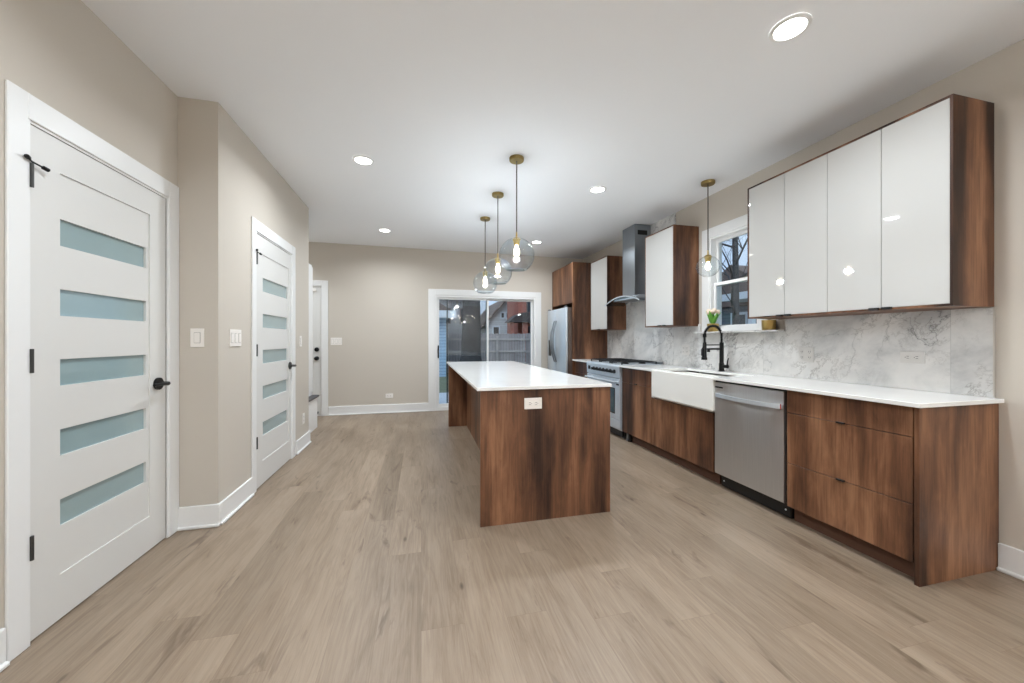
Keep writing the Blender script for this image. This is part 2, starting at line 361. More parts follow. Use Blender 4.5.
# ------------------------------------------------------------------ room shell
XR, XL, XL2, YS, Y2, YB, YF = 2.968, -1.515, -1.29, 2.81, 4.81, 6.47, -3.6
def cz(x): return 2.74+(2.968-x)*.007
B().box(-2.7, XR+.15, YF-.15, YB+.15, -.12, 0).out('floor', FLOOR, **ST)
B().prism([(-2.7, cz(-2.7)), (XR+.15, cz(XR+.15)), (XR+.15, 2.95), (-2.7, 2.95)], YF-.15, YB+.15).out('ceiling', CEIL, **ST)
def wall_with_holes(axis, t0, t1, a0, a1, z1, holes, name, m=WALL):
    b = B(); holes = sorted(holes); cur = a0
    def bx(u0, u1, w0, w1):
        if u1-u0 < 1e-4 or w1-w0 < 1e-4: return
        if axis == 'x': b.box(t0, t1, u0, u1, w0, w1)
        else: b.box(u0, u1, t0, t1, w0, w1)
    for (h0, h1, w0, w1) in holes:
        bx(cur, h0, 0, z1); bx(h0, h1, 0, w0); bx(h0, h1, w1, z1); cur = h1
    bx(cur, a1, 0, z1); return b.out(name, m, **ST)
WY0, WY1, WZ0, WZ1 = 2.72, 3.305, 1.315, 2.290           # kitchen window opening
wall_with_holes('x', XR, XR+.15, YF, YB, 2.77, [(WY0, WY1, WZ0, WZ1)], 'wall_right')
D1 = (1.880, 2.703, 2.085); D2 = (3.370, 4.208, 2.085)
wall_with_holes('x', XL-.12, XL, YF, YS, 2.80, [(D1[0], D1[1], 0, D1[2])], 'wall_left')
wall_with_holes('x', XL2-.12, XL2, YS+.06, Y2, 2.80, [(D2[0], D2[1], 0, D2[2])], 'wall_left_hall')
B().box(XL-.12, XL2, YS, YS+.06, 0, 2.80).out('wall_left_return', WALL, **ST)
B().box(-1.98, XL2-.121, Y2-.12, Y2, 0, 2.80).out('wall_mudroom_return', WALL, **ST)
B().box(-2.08, -1.981, Y2-.12, 5.70, 0, 2.80).box(-2.62, -2.081, 5.60, 5.70, 0, 2.80).box(-2.70, -2.621, 5.60, YB, 0, 2.80).out('wall_mudroom', WALL, **ST)
SD = (.235, 2.030, 1.985)                                 # sliding door opening
BD = (-2.40, -1.545, 2.075)                               # back door opening
wall_with_holes('y', YB, YB+.15, -2.7, XR+.15, 2.80, [(BD[0], BD[1], 0, BD[2]), (SD[0], SD[1], 0, SD[2])], 'wall_back')
wall_with_holes('y', YF-.15, YF, XL-.12, XR+.15, 2.80, [], 'wall_front')
# closets behind the two glazed doors, so that the openings are closed
B().box(XL-.5, XL-.45, D1[0]-.1, YS, 0, 2.4).out('wall_closet_near', WALL, **ST)
B().box(XL2-.5, XL2-.45, D2[0]-.1, D2[1]+.1, 0, 2.4).out('wall_closet_hall', WALL, **ST)

def baseboard(name, pts, h=.145, t=.016):
    """pts: list of ((x0,y0),(x1,y1),(nx,ny)) runs on the wall face"""
    b = B()
    for (p, q, n) in pts:
        x0, x1 = sorted((p[0], q[0])); y0, y1 = sorted((p[1], q[1]))
        def run(tt, z0, z1, bev=0):
            if n[0]: b.box(p[0] if n[0] > 0 else p[0]-tt, p[0]+tt if n[0] > 0 else p[0], y0, y1, z0, z1, bev)
            else: b.box(x0, x1, p[1] if n[1] > 0 else p[1]-tt, p[1]+tt if n[1] > 0 else p[1], z0, z1, bev)
        run(t, 0, h, .004); run(t+.012, 0, .02, .005)
    return b.out(name, TRIM, **ST)
baseboard('baseboard_right', [((XR, YF), (XR, 1.286), (-1, 0))])
baseboard('baseboard_left', [((XL, YF), (XL, D1[0]-.092), (1, 0)), ((XL, YS), (XL2+.016, YS), (0, -1)), ((XL2, YS), (XL2, D2[0]-.085), (1, 0)), ((XL2, D2[1]+.125), (XL2, Y2+.016), (1, 0))])
baseboard('baseboard_back', [((BD[1]+.10, YB), (SD[0]-.11, YB), (0, -1))])

# ---- interior doors with five frosted lites
def lite_door(name, face, y0, y1, ztop, ly0, ly1, lz, rec, knob_y, casL, casR, castop, knobm, jamb_r=0):
    r = root(name, (face, (y0+y1)/2, 0))
    t = .038; x1 = face-.002; x0 = x1-t
    b = B()
    # stiles and rails around recessed field, field pieces between the lites
    ry0, ry1, rz0, rz1 = rec
    b.box(x0, x1, y0, ry0, .008, ztop); b.box(x0, x1, ry1, y1, .008, ztop); b.box(x0, x1, ry0, ry1, .008, rz0); b.box(x0, x1, ry0, ry1, rz1, ztop)
    xf = x1-.006; zs = [rz0]+[v for p in sorted(lz) for v in p]+[rz1]
    for i in range(0, len(zs), 2): b.box(x0, xf, ry0, ry1, zs[i], zs[i+1])
    for (a, c) in lz:
        if ly0 > ry0: b.box(x0, xf, ry0, ly0, a, c)
        if ly1 < ry1: b.box(x0, xf, ly1, ry1, a, c)
    b.out('door_slab', DOORP, r)
    for (a, c) in lz: B().box(x0+.012, x0+.020, ly0, ly1, a, c).out('glass_lite', FROST, r, label='pale blue-green frosted glass')
    # hinges on the left edge
    for i, z in enumerate((.385, 1.13, 1.87)):
        h = B(); h.cyl((face+.010, y0-.003, z-.048), (face+.010, y0-.003, z+.048), .0065, n=10); h.box(face-.002, face+.010, y0-.008, y0+.002, z-.045, z+.045)
        h = h.out('hinge', GUN, r, label='dark metal hinge')
        if i == 2:
            s = B(); s.tube([(face+.022, y0-.032, z+.058), (face+.010, y0-.003, z+.054), (face+.018, y0+.038, z+.046)], .0035); s.cyl((face+.020, y0-.028, z+.058), (face+.024, y0-.040, z+.060), .008, n=12)
            s.cyl((face+.017, y0+.034, z+.047), (face+.020, y0+.052, z+.044), .008, n=12)
            s.out('hinge_stop', BLACK, h)
    # lever
    zk = .955; k = B(); k.cyl((face-.002, knob_y, zk), (face+.010, knob_y, zk), .036, n=32); k.cyl((face+.010, knob_y, zk), (face+.050, knob_y, zk), .012, n=16)
    k = k.out('lever_handle', knobm, r, label='black lever handle' if knobm is BLACK else 'dark grey lever handle', smooth=True)
    l = B(); l.tube([(face+.048, knob_y+.006, zk), (face+.052, knob_y-.03, zk+.001), (face+.052, knob_y-.075, zk+.003), (face+.050, knob_y-.115, zk+.002)], [.012, .010, .009, .008], 12)
    l.out('lever', knobm, k, smooth=True)
    # casing
    c = B(); f = face+.012
    c.box(face, f, casL, y0-.018, 0, castop, .003); c.box(face, f, y1+jamb_r, casR, 0, castop, .003); c.box(face, f, y0-.018, y1+jamb_r, ztop+.012, castop, .003)
    c.box(face-.11, face+.003, y0-.006, y0-.003, 0, ztop+.006); c.box(face-.11, face+.003, y1+.003, y1+.006, 0, ztop+.006); c.box(face-.11, face+.003, y0-.006, y1+.006, ztop+.003, ztop+.012)
    if jamb_r > .01: c.box(face-.005, face+.006, y1+.006, y1+jamb_r, 0, ztop+.012)
    if y0-.018 < y0-.006: c.box(face-.005, face+.008, y0-.018, y0-.006, 0, ztop+.012)
    c.out('door_casing', TRIM, r)
    return r
lz1 = [(.405+.3045*i, .521+.3045*i) for i in range(5)]
lite_door('door_1', XL, 1.888, 2.700, 2.075, 2.028, 2.545, lz1, (2.020, 2.566, .20, 1.935), 2.628, 1.795, YS-.002, 2.190, BLACK, 0.012)
lite_door('door_2', XL2, 3.375, 4.202, 2.075, 3.525, 4.125, lz1, (3.515, 4.137, .20, 1.93), 4.165, 3.288, 4.305, 2.180, GUN, .012)

# ---- back door on the back wall, knobs at its right
r = root('door_3', (-1.97, YB, 0))
b = B(); b.box(BD[0]+.01, BD[1]-.012, YB+.012, YB+.05, .01, BD[2]-.01)
b.out('door_slab', DOORP, r)
for (a, c) in ((.2, .85), (1.2, 1.95)):
    q = B(); 
    for (x0_, x1_, z0_, z1_) in ((-2.28, -1.72, a, a+.014), (-2.28, -1.72, c-.014, c), (-2.28, -2.266, a, c), (-1.734, -1.72, a, c)): q.box(x0_, x1_, YB+.006, YB+.013, z0_, z1_, .002)
    q.out('panel_moulding', DOORP, r)
for z, n_ in ((1.062, 'deadbolt'), (.920, 'door_knob')):
    k = B(); k.cyl((-1.618, YB+.014, z), (-1.618, YB-.008, z), .034, n=24)
    if n_ == 'door_knob': k.sph((-1.618, YB-.04, z), .03, (1, .8, 1)); k.cyl((-1.618, YB-.008, z), (-1.618, YB-.03, z), .012)
    else: k.cyl((-1.618, YB-.008, z), (-1.618, YB-.02, z), .02, n=20); k.box(-1.622, -1.614, YB-.038, YB-.02, z-.016, z+.016, .002)
    k.out(n_, BLACK, r, smooth=True, label='black '+n_.replace('_', ' '))
k = B(); k.cyl((-1.60, YB+.012, .062), (-1.60, YB-.045, .062), .010, n=12); k.cyl((-1.60, YB-.045, .062), (-1.60, YB-.075, .062), .022, n=16); k.out('door_stop', GUN, r, label='dark grey rubber-tipped door stop')
c = B(); c.box(BD[1], BD[1]+.095, YB-.014, YB, 0, BD[2]+.09, .003); c.box(BD[0]-.095, BD[0], YB-.014, YB, 0, BD[2]+.09, .003); c.box(BD[0], BD[1], YB-.014, YB, BD[2], BD[2]+.09, .003)
c.box(BD[0], BD[0]+.01, YB-.004, YB+.12, 0, BD[2]); c.box(BD[1]-.01, BD[1], YB-.004, YB+.12, 0, BD[2]); c.box(BD[0], BD[1], YB-.004, YB+.12, BD[2]-.01, BD[2])
c.box(BD[0], BD[1], YB+.01, YB+.12, 0, .008)
c.out('door_casing', TRIM, r)
k = B(); k.box(-1.78, -1.63, YB-.012, YB+.008, 1.985, 2.03, .004); k.out('door_sensor', PLATE, r)

# ---- sliding patio door
r = root('door_4', ((SD[0]+SD[1])/2, YB, 0))
x0, x1, zt = SD
c = B(); c.box(x0-.118, x0, YB-.016, YB, 0, zt+.10, .003); c.box(x1, x1+.105, YB-.016, YB, 0, zt+.10, .003); c.box(x0, x1, YB-.016, YB, zt, zt+.10, .003)
c.out('door_casing', TRIM, r)
c = B(); c.box(x0, x0+.035, YB-.006, YB+.14, 0, zt); c.box(x1-.035, x1, YB-.006, YB+.14, 0, zt); c.box(x0+.035, x1-.035, YB-.006, YB+.14, zt-.035, zt); c.box(x0+.035, x1-.035, YB-.004, YB+.14, 0, .06)
c.out('door_frame', TRIM, r)
def sash(xa, xb, ya, yb, nm, hd=False):
    q = B(); w = .030; z0_, z1_ = .062, zt-.037
    q.box(xa, xa+w, ya, yb, z0_, z1_, .002); q.box(xb-w, xb, ya, yb, z0_, z1_, .002); q.box(xa+w, xb-w, ya, yb, z0_, z0_+.05); q.box(xa+w, xb-w, ya, yb, z1_-w, z1_)
    o = q.out(nm, TRIM, r); B().box(xa+w-.003, xb-w+.003, (ya+yb)/2-.003, (ya+yb)/2+.003, z0_+.047, z1_-w+.003).out('glass_pane', GLASS, o)
    if hd:
        h = B(); h.box(xa+.004, xa+.026, ya-.012, ya, .90, 1.12, .004); h.tube([(xa+.015, ya-.010, .92), (xa+.015, ya-.035, .94), (xa+.015, ya-.035, 1.08), (xa+.015, ya-.010, 1.10)], .006); h.out('pull_handle', BLACK, o, label='black pull handle')
sash(x0+.036, 1.165, YB+.02, YB+.055, 'sliding_panel', True); sash(1.135, x1-.036, YB+.07, YB+.105, 'fixed_panel')
q = B(); xa = .432
q.box(xa, xa+.02, YB+.112, YB+.125, .062, zt-.037); q.box(1.13, 1.15, YB+.112, YB+.125, .062, zt-.037); q.box(xa+.02, 1.13, YB+.112, YB+.125, zt-.06, zt-.037); q.box(xa+.02, 1.13, YB+.112, YB+.125, .062, .085)
o = q.out('screen_frame', GUN, r); B().box(xa+.018, 1.132, YB+.118, YB+.1195, .083, zt-.058).out('insect_screen', SCREEN, o)

# ---- kitchen window
r = root('window_1', (XR, (WY0+WY1)/2, WZ0))
c = B(); cw = .10
c.box(XR-.016, XR, WY1, WY1+cw, 1.302, WZ1+cw, .003); c.box(XR-.016, XR, WY0-cw, WY0, 1.302, WZ1+cw, .003); c.box(XR-.016, XR, WY0, WY1, WZ1, WZ1+cw, .003); c.box(XR-.016, XR, WY0, WY1, 1.302, WZ0+.035, .003)
c.out('window_casing', TRIM, r)
def frame_x(xa, xb, y0, y1, z0, z1, w, nm, par, m=TRIM, glass=True):
    q = B(); q.box(xa, xb, y0, y0+w, z0, z1); q.box(xa, xb, y1-w, y1, z0, z1); q.box(xa, xb, y0+w, y1-w, z0, z0+w); q.box(xa, xb, y0+w, y1-w, z1-w, z1)
    o = q.out(nm, m, par)
    if glass: B().box((xa+xb)/2-.003, (xa+xb)/2+.003, y0+w-.003, y1-w+.003, z0+w-.003, z1-w+.003).out('window_pane', GLASS, o)
    return o
frame_x(XR-.004, XR+.13, WY0+.001, WY1-.001, WZ0+.001, WZ1-.001, .018, 'window_frame', r, glass=False)
frame_x(XR+.062, XR+.092, WY0+.02, WY1-.02, 1.780, WZ1-.02, .030, 'upper_sash', r)
frame_x(XR+.03, XR+.06, WY0+.02, WY1-.02, WZ0+.02, 1.812, .030, 'lower_sash', r)
B().box(2.872, XR-.001, 2.46, 3.43, 1.284, 1.300, .003).out('trim_1', MARBLE, **ST)     # stone ledge under the window

# ---- backsplash
BSX = XR-.012
b = B(); b.box(BSX, XR, 1.302, 2.46, .907, 1.388); b.box(BSX, XR, 2.46, 3.43, .907, 1.283); b.box(BSX, XR, 3.43, 3.84, .907, 1.388); b.box(BSX, XR, 3.84, 4.955, .907, 2.742); b.box(BSX, XR, 4.955, 5.50, .907, 1.388)
b.out('trim_2', MARBLE, **ST)
B().box(BSX-.002, XR, 1.296, 1.302, .907, 1.388).out('trim_3', mat('brushed_edge_profile', (196, 190, 182), .35, .5, noise=3), **ST)

# ------------------------------------------------------------------ base cabinets (front plane x = 2.376)
XP = 2.376; ZT = .883
def tab_pull(b, y, z, x=XP, w=.042): b.box(x-.014, x+.002, y-w/2, y+w/2, z-.005, z+.004, .001)
def carcass(par, y0, y1, z0=.10, z1=ZT, xf=XP+.020, toe=True):
    B().box(xf, XR-.002, y0, y1, z0, z1).out('cabinet_body', WALNUT, par)
    if toe: B().box(XP+.065, XP+.080, y0, y1, 0, z0).out('toe_kick', TOE, par)
def front(par, nm, y0, y1, z0, z1, m=WALNUT, x=XP, t=.019):
    return B().box(x, x+t, y0+.0012, y1-.0012, z0, z1, .0012).out(nm, m, par)

r = thing('drawer_cabinet', 'walnut three-drawer base cabinet at the near end of the counter, right of the dishwasher', 'cabinet', (2.67, 1.63, 0))
B().box(XP-.001, XR-.001, 1.287, 1.3075, 0, ZT).out('end_panel', WALNUT, r)
carcass(r, 1.3105, 1.966)
for (a, c, py) in ((.105, .393, None), (.397, .727, 1.637), (.731, ZT-.004, 1.637)):
    d = front(r, 'drawer', 1.312, 1.966, a, c)
    q = B()
    if py:
        tab_pull(q, py, a+.001); q.out('tab_pull', BLACKP, d, label='small black tab pull')
    else: q.bm.free()
r = thing('sink_cabinet', 'walnut two-door base cabinet below the white farmhouse sink', 'cabinet', (2.67, 3.03, 0))
carcass(r, 2.607, 3.464, z1=.60)
front(r, 'door', 2.607, 3.032, .105, .598); front(r, 'door', 3.037, 3.463, .105, .598)
B().box(XP+.02, XR-.002, 3.4645, 3.4655, .60, ZT).out('side_panel', WALNUT, r)
B().box(XP+.02, XR-.002, 2.6065, 2.6075, .60, ZT).out('side_panel', WALNUT, r)
r = thing('base_cabinet', 'walnut base cabinet with one drawer above one door, between sink and range', 'cabinet', (2.67, 3.76, 0))
B().box(XP+.02, XR-.002, 3.466, 4.055, .10, ZT).out('cabinet_body', WALNUT, r)
B().box(XP+.065, XP+.080, 3.466, 3.93, 0, .10).out('toe_kick', TOE, r)
front(r, 'door', 3.466, 4.057, .105, .702); d = front(r, 'drawer', 3.466, 4.057, .706, ZT-.004); q = B(); tab_pull(q, 3.755, .708); q.out('tab_pull', BLACKP, d, label='small black tab pull')
for yy in (4.0, 3.955):
    q = B(); q.cyl((2.42, yy, 0), (2.42, yy, .018), .024, n=16); q.cyl((2.42, yy, .018), (2.42, yy, .10), .014, n=12); q.out('leg', BLACKP if yy < 3.97 else STEELD, r, smooth=True)
r = thing('base_cabinet', 'small plain walnut base cabinet between the range and the tall refrigerator surround', 'cabinet', (2.67, 5.24, 0))
carcass(r, 4.985, 5.500); d = front(r, 'drawer', 4.985, 5.500, .706, ZT-.004); front(r, 'door', 4.985, 5.500, .105, .702)

# toe kick continues; dishwasher
r = thing('dishwasher', 'stainless steel dishwasher under the counter, right of the white sink', 'dishwasher', (2.67, 2.285, 0))
B().box(XP+.02, XR-.03, 1.975, 2.574, .10, .868).out('tub', BLACKP, r)
q = B(); n = 10
q.prism([(XP+.02, .118), (XP-.012, .118), (XP-.016, .130), (XP-.016, .8655), (XP-.016, .866), (XP+.02, .866)], 1.975, 2.574)
q.out('door_panel', STEEL, r)
q = B(); pts = []
for i in range(17):
    t = i/16; pts.append((XP-.016-.042*math.sin(PI*t)**.8 if 0 < t < 1 else XP-.016, 1.988+t*.572, .765))
bw = []
for (xx, yy, zz) in pts: bw.append((xx, yy))
q.prism([(x-.010, y) for x, y in bw]+[(x+.006, y) for x, y in bw[::-1]], .748, .778, 'z')
q.out('handle', STEELL, r, label='bowed stainless bar handle')
B().box(XP-.058+.03, XP-.024, 1.984, 1.992, .745, .783, .001).out('handle_badge', mat('red_enamel', (150, 50, 40), .4, noise=4), r, label='small red end badge')
B().box(XP-.0175, XP-.015, 2.49, 2.57, .822, .834).out('display_strip', BLACKP, r)
q = B(); q.box(XP+.05, XP+.075, 1.975, 2.574, .008, .115); q.box(XP+.045, XP+.05, 1.98, 2.568, .012, .105, .002); q.out('kick_plate', BLACKP, r)
for yy in (2.01, 2.54): B().cyl((XP+.046, yy, .055), (XP+.042, yy, .055), .006, n=10).out('kick_plate_screw', STEELL, r)

# farmhouse sink: apron plus basin with walls and floor
r = thing('farmhouse_sink', 'white fireclay apron-front farmhouse sink set into the counter', 'sink', (2.58, 3.035, .607))
q = B(); sy0, sy1 = 2.576, 3.424
q.box(2.345, 2.3745, sy0, sy1, .622, .900, .007, 2)
q.box(2.374, 2.790, 2.612, 2.637, .63, .872); q.box(2.374, 2.790, 3.435, 3.46, .63, .872); q.box(2.765, 2.790, 2.637, 3.435, .63, .872); q.box(2.374, 2.790, 2.612, 3.46, .607, .632)
q.out('basin', CERAM, r)
B().cyl((2.60, 3.035, .632), (2.60, 3.035, .636), .045, n=24).cyl((2.60, 3.035, .636), (2.60, 3.035, .640), .03, n=24).out('drain', STEELL, r, smooth=True)

# countertops
r = B(); XC = 2.335
r.box(XC, BSX-.001, 1.262, 2.575, ZT+.001, .906, .002); r.box(2.3775, BSX-.001, 2.575, 2.606, ZT+.001, .906); r.box(2.3775, BSX-.001, 3.4255, 3.465, ZT+.001, .906); r.box(2.335, 2.3775, 3.4255, 3.465, ZT+.001, .906); r.box(2.795, BSX-.001, 2.606, 3.4255, ZT+.001, .906, .002); r.box(XC, BSX-.001, 3.465, 4.057, ZT+.001, .906, .002); r.box(2.3775, 2.3955, 2.606, 3.4255, ZT+.001, .9055)
r.out('countertop', QUARTZ, label='long white quartz countertop along the right wall, holding the farmhouse sink', category='countertop')
B().box(XC, BSX-.001, 4.985, 5.500, ZT+.001, .906, .002).out('countertop', QUARTZ, label='short white quartz countertop piece left of the range', category='countertop')

# faucet
FX, FY = 2.885, 3.06
r = thing('kitchen_faucet', 'matte black spring pull-down faucet behind the farmhouse sink', 'faucet', (FX, FY, .906))
q = B(); q.cyl((FX, FY, .906), (FX, FY, .916), .029, n=24); q.cyl((FX, FY, .916), (FX, FY, 1.19), .0195, n=20); q.cyl((FX, FY, .916), (FX, FY, .985), .024, n=20); q.out('faucet_body', BLACK, r, smooth=True)
pts = []; R_ = .099
for i in range(7): pts.append((FX, FY, 1.19+.063*i/6))
for i in range(1, 25): a = PI*i/24; pts.append((FX-R_+R_*math.cos(a), FY, 1.253+R_*math.sin(a)))
for i in range(1, 6): pts.append((FX-2*R_, FY, 1.253-.068*i/5))
q = B(); q.tube(pts, .0075, 10); q.out('hose', BLACK, r, smooth=True)
# coil spring round the hose
def along(pts, s):
    L = [0]
    for a, b_ in zip(pts, pts[1:]): L.append(L[-1]+(Vector(b_)-Vector(a)).length)
    d = s*L[-1]
    for i in range(len(pts)-1):
        if d <= L[i+1] or i == len(pts)-2:
            t = (d-L[i])/(L[i+1]-L[i]); return Vector(pts[i]).lerp(Vector(pts[i+1]), t), (Vector(pts[i+1])-Vector(pts[i])).normalized()
q = B(); hp = []; turns = 44
for i in range(turns*8+1):
    p, t = along(pts, i/(turns*8)); nrm = Vector((0, 1, 0)); w = t.cross(nrm); a = 2*PI*i/8
    hp.append(p+(nrm*math.cos(a)+w*math.sin(a))*.0125)
q.tube(hp, .0022, 5); q.out('spring_coil', BLACK, r, smooth=True)
B().cyl((FX-2*R_, FY, 1.275), (FX-2*R_, FY, 1.24), .017, n=16).out('hose_collar', BLACK, r, smooth=True)
q = B(); q.cyl((FX-2*R_, FY, 1.19), (FX-2*R_-.002, FY, 1.13), .016, .019, 16); q.cyl((FX-2*R_-.002, FY, 1.13), (FX-2*R_-.004, FY, 1.045), .019, .022, 16); q.cyl((FX-2*R_-.004, FY, 1.045), (FX-2*R_-.004, FY, 1.02), .027, .027, 20)
q.tube([(FX-2*R_-.012, FY, 1.15), (FX-2*R_-.034, FY, 1.12), (FX-2*R_-.034, FY, 1.06)], .005); q.out('spray_head', BLACK, r, smooth=True)
q = B(); q.tube([(FX, FY, 1.165), (FX-2*R_+.01, FY, 1.165)], .006, 10); q.tube([(FX, FY, 1.125), (FX-2*R_+.03, FY, 1.125)], .0095, 12); q.cyl((FX-2*R_+.045, FY, 1.13), (FX-2*R_+.045, FY, 1.095), .014, n=16); q.out('docking_arm', BLACK, r, smooth=True)
q = B(); q.cyl((FX, FY-.01, .955), (FX, FY-.075, .955), .017, n=18); q.tube([(FX, FY-.066, .96), (FX, FY-.072, 1.0), (FX, FY-.085, 1.04)], [.007, .006, .005], 10); q.out('side_lever', BLACK, r, smooth=True)

# ------------------------------------------------------------------ range
r = thing('gas_range', 'wide stainless steel gas range with black grates under the hood', 'range', (2.65, 4.52, 0))
ry0, ry1, rx = 4.063, 4.979, 2.345
B().box(rx+.03, XR-.02, ry0, ry1, .10, .895).out('range_body', STEELL, r)
B().prism([(rx+.03, .745), (rx+.004, .745), (rx-.004, .885), (rx+.004, .903), (rx+.03, .903)], ry0, ry1).out('control_panel', STEELL, r)
for i in range(7):
    yy = 4.18+i*.094; q = B(); q.cyl((rx, yy, .822), (rx-.014, yy, .821), .024, n=20); q.cyl((rx-.014, yy, .821), (rx-.040, yy, .819), .018, .016, n=20); q.box(rx-.046, rx-.038, yy-.004, yy+.004, .804, .836, .002)
    q.out('knob', STEELD if i % 1 else BLACKP, r, smooth=True, label='dark control knob')
B().box(rx-.004, rx+.003, 4.86, 4.93, .80, .85, .002).out('clock_display', BLACKP, r)
d = B(); d.box(rx+.002, rx+.03, ry0+.004, ry1-.004, .235, .735, .004); d = d.out('oven_door', STEELL, r)
B().box(rx-.001, rx+.003, ry0+.13, ry1-.13, .31, .60, .002).out('oven_window', OVENG, d, label='dark glass oven window')
q = B(); q.box(rx-.0005, rx+.003, ry0+.115, ry1-.115, .295, .31); q.box(rx-.0005, rx+.003, ry0+.115, ry1-.115, .60, .615); q.box(rx-.0005, rx+.003, ry0+.115, ry0+.13, .31, .60); q.box(rx-.0005, rx+.003, ry1-.13, ry1-.115, .31, .60); q.out('window_bezel', BLACKP, d)
q = B(); q.cyl((rx-.045, ry0+.05, .695), (rx-.045, ry1-.05, .695), .013, n=16)
for yy in (ry0+.07, ry1-.07): q.cyl((rx-.045, yy, .695), (rx+.003, yy, .695), .009, n=12)
q.out('towel_bar_handle', STEELL, d, smooth=True)
B().box(rx-.001, rx+.004, ry0+.02, ry0+.08, .655, .675, .001).out('badge', BLACKP, d)
B().box(rx+.004, rx+.03, ry0+.004, ry1-.004, .125, .228, .004).out('storage_drawer', STEELL, r)
B().box(rx+.05, rx+.07, ry0+.02, ry1-.02, .02, .12).out('kick_plate', BLACKP, r)
for (xx, yy) in ((2.44, 4.12), (2.44, 4.92), (2.88, 4.12), (2.88, 4.92)): B().cyl((xx, yy, 0), (xx, yy, .11), .02, n=12).out('leg', STEELD, r)
B().box(rx+.004, BSX-.003, ry0, ry1, .895, .910, .003).out('cooktop', STEELL, r)
B().box(BSX-.05, BSX-.003, ry0, ry1, .910, .935, .003).out('backguard', STEELD, r)
for k in range(3):
    gy0 = ry0+.02+k*.295; q = B()
    for i in range(4): yy = gy0+.02+i*.082; q.box(2.40, 2.88, yy-.005, yy+.005, .934, .946, .002)
    for xx in (2.40, 2.50, 2.64, 2.78, 2.88): q.box(xx-.005, xx+.005, gy0+.014, gy0+.272, .932, .944, .002)
    for xx in (2.40, 2.88):
        for yy in (gy0+.02, gy0+.266): q.box(xx-.007, xx+.007, yy-.007, yy+.007, .909, .934)
    q.out('grate', IRON, r, label='black cast iron grate')
    for xx in (2.52, 2.76):
        q = B(); q.cyl((xx, gy0+.143, .909), (xx, gy0+.143, .920), .045, .04, 24); q.cyl((xx, gy0+.143, .920), (xx, gy0+.143, .930), .033, .03, 24); q.out('burner', IRON, r, smooth=True)

# ------------------------------------------------------------------ hood
r = thing('range_hood', 'chimney range hood of stainless steel with a curved glass canopy above the range', 'range hood', (2.83, 4.47, 1.70))
q = B(); q.box(2.715, BSX-.001, 4.325, 4.625, 1.80, cz(2.8)-.004, .003); q.out('chimney', STEELD, r)
q = B()
q.box(2.76, 2.90, 4.3225, 4.326, 2.60, 2.66)
q.out('vent_grille', BLACKP, r)
q = B()
poly = [(2.65, 1.752), (2.65, 1.77), (2.712, 1.80), (BSX-.001, 1.80), (BSX-.001, 1.752)]
q.prism(poly, 4.20, 4.75); q.out('hood_body', STEELL, r)
# curved glass visor: arched across its width
q = B(); nseg = 20; top = []
for i in range(nseg+1):
    t = i/nseg; yy = 4.035+t*.87; zz = 1.715+.085*math.sin(PI*t)**.9; top.append((yy, zz))
def vis(xa, xb):
    q.prism([(y, z) for y, z in top]+[(y, z-.008) for y, z in top[::-1]], xa, xb, 'x')
vis(2.60, 2.90); q.out('glass_canopy', HOODG, r, smooth=True, label='curved clear glass canopy')
q = B(); e = [(y, z+.002) for y, z in top]+[(y, z-.012) for y, z in top[::-1]]; q.prism(e, 2.592, 2.600, 'x'); q.out('canopy_edge', STEELL, r)
B().box(2.67, 2.90, 4.25, 4.70, 1.748, 1.753).out('filter', STEELD, r)

# ------------------------------------------------------------------ upper cabinets
def upper(label, y0, y1, z0, z1, splits, xf=2.646, pulls=()):
    r = thing('wall_cabinet', label, 'cabinet', ((xf+XR)/2, (y0+y1)/2, z0)); f = .011
    q = B(); q.box(xf, XR-.001, y0, y0+f, z0, z1); q.box(xf, XR-.001, y1-f, y1, z0, z1); q.box(xf, XR-.001, y0+f, y1-f, z0, z0+f); q.box(xf, XR-.001, y0+f, y1-f, z1-f, z1); q.box(XR-.012, XR-.002, y0+f, y1-f, z0+f, z1-f)
    q.out('cabinet_box', WALNUT, r)
    ys = [y0+f]+list(splits)+[y1-f]
    for i, (a, c) in enumerate(zip(ys, ys[1:])):
        d = B().box(xf+.002, xf+.021, a+.0015, c-.0015, z0+f+.0015, z1-f-.0015, .001).out('door', GLOSSW, r, label='glossy white door')
        for p in pulls:
            if a < p < c: q = B(); q.box(xf-.018, xf+.003, p-.022, p+.022, z0+f-.009, z0+f+.005, .001); q.out('tab_pull', BLACKP, d, label='small black tab pull')
    return r
upper('long walnut wall cabinet with four glossy white doors nearest the camera', 1.303, 2.532, 1.390, 2.477, (1.609, 1.909, 2.212), pulls=(1.640, 1.578, 2.243, 2.181))
upper('walnut wall cabinet with one glossy white door between range hood and window', 3.464, 3.990, 1.366, 2.462, (), pulls=(3.62, 3.70))
upper('walnut wall cabinet with white door left of the range hood, against the refrigerator surround', 4.930, 5.480, 1.366, 2.452, (), pulls=(5.18,))

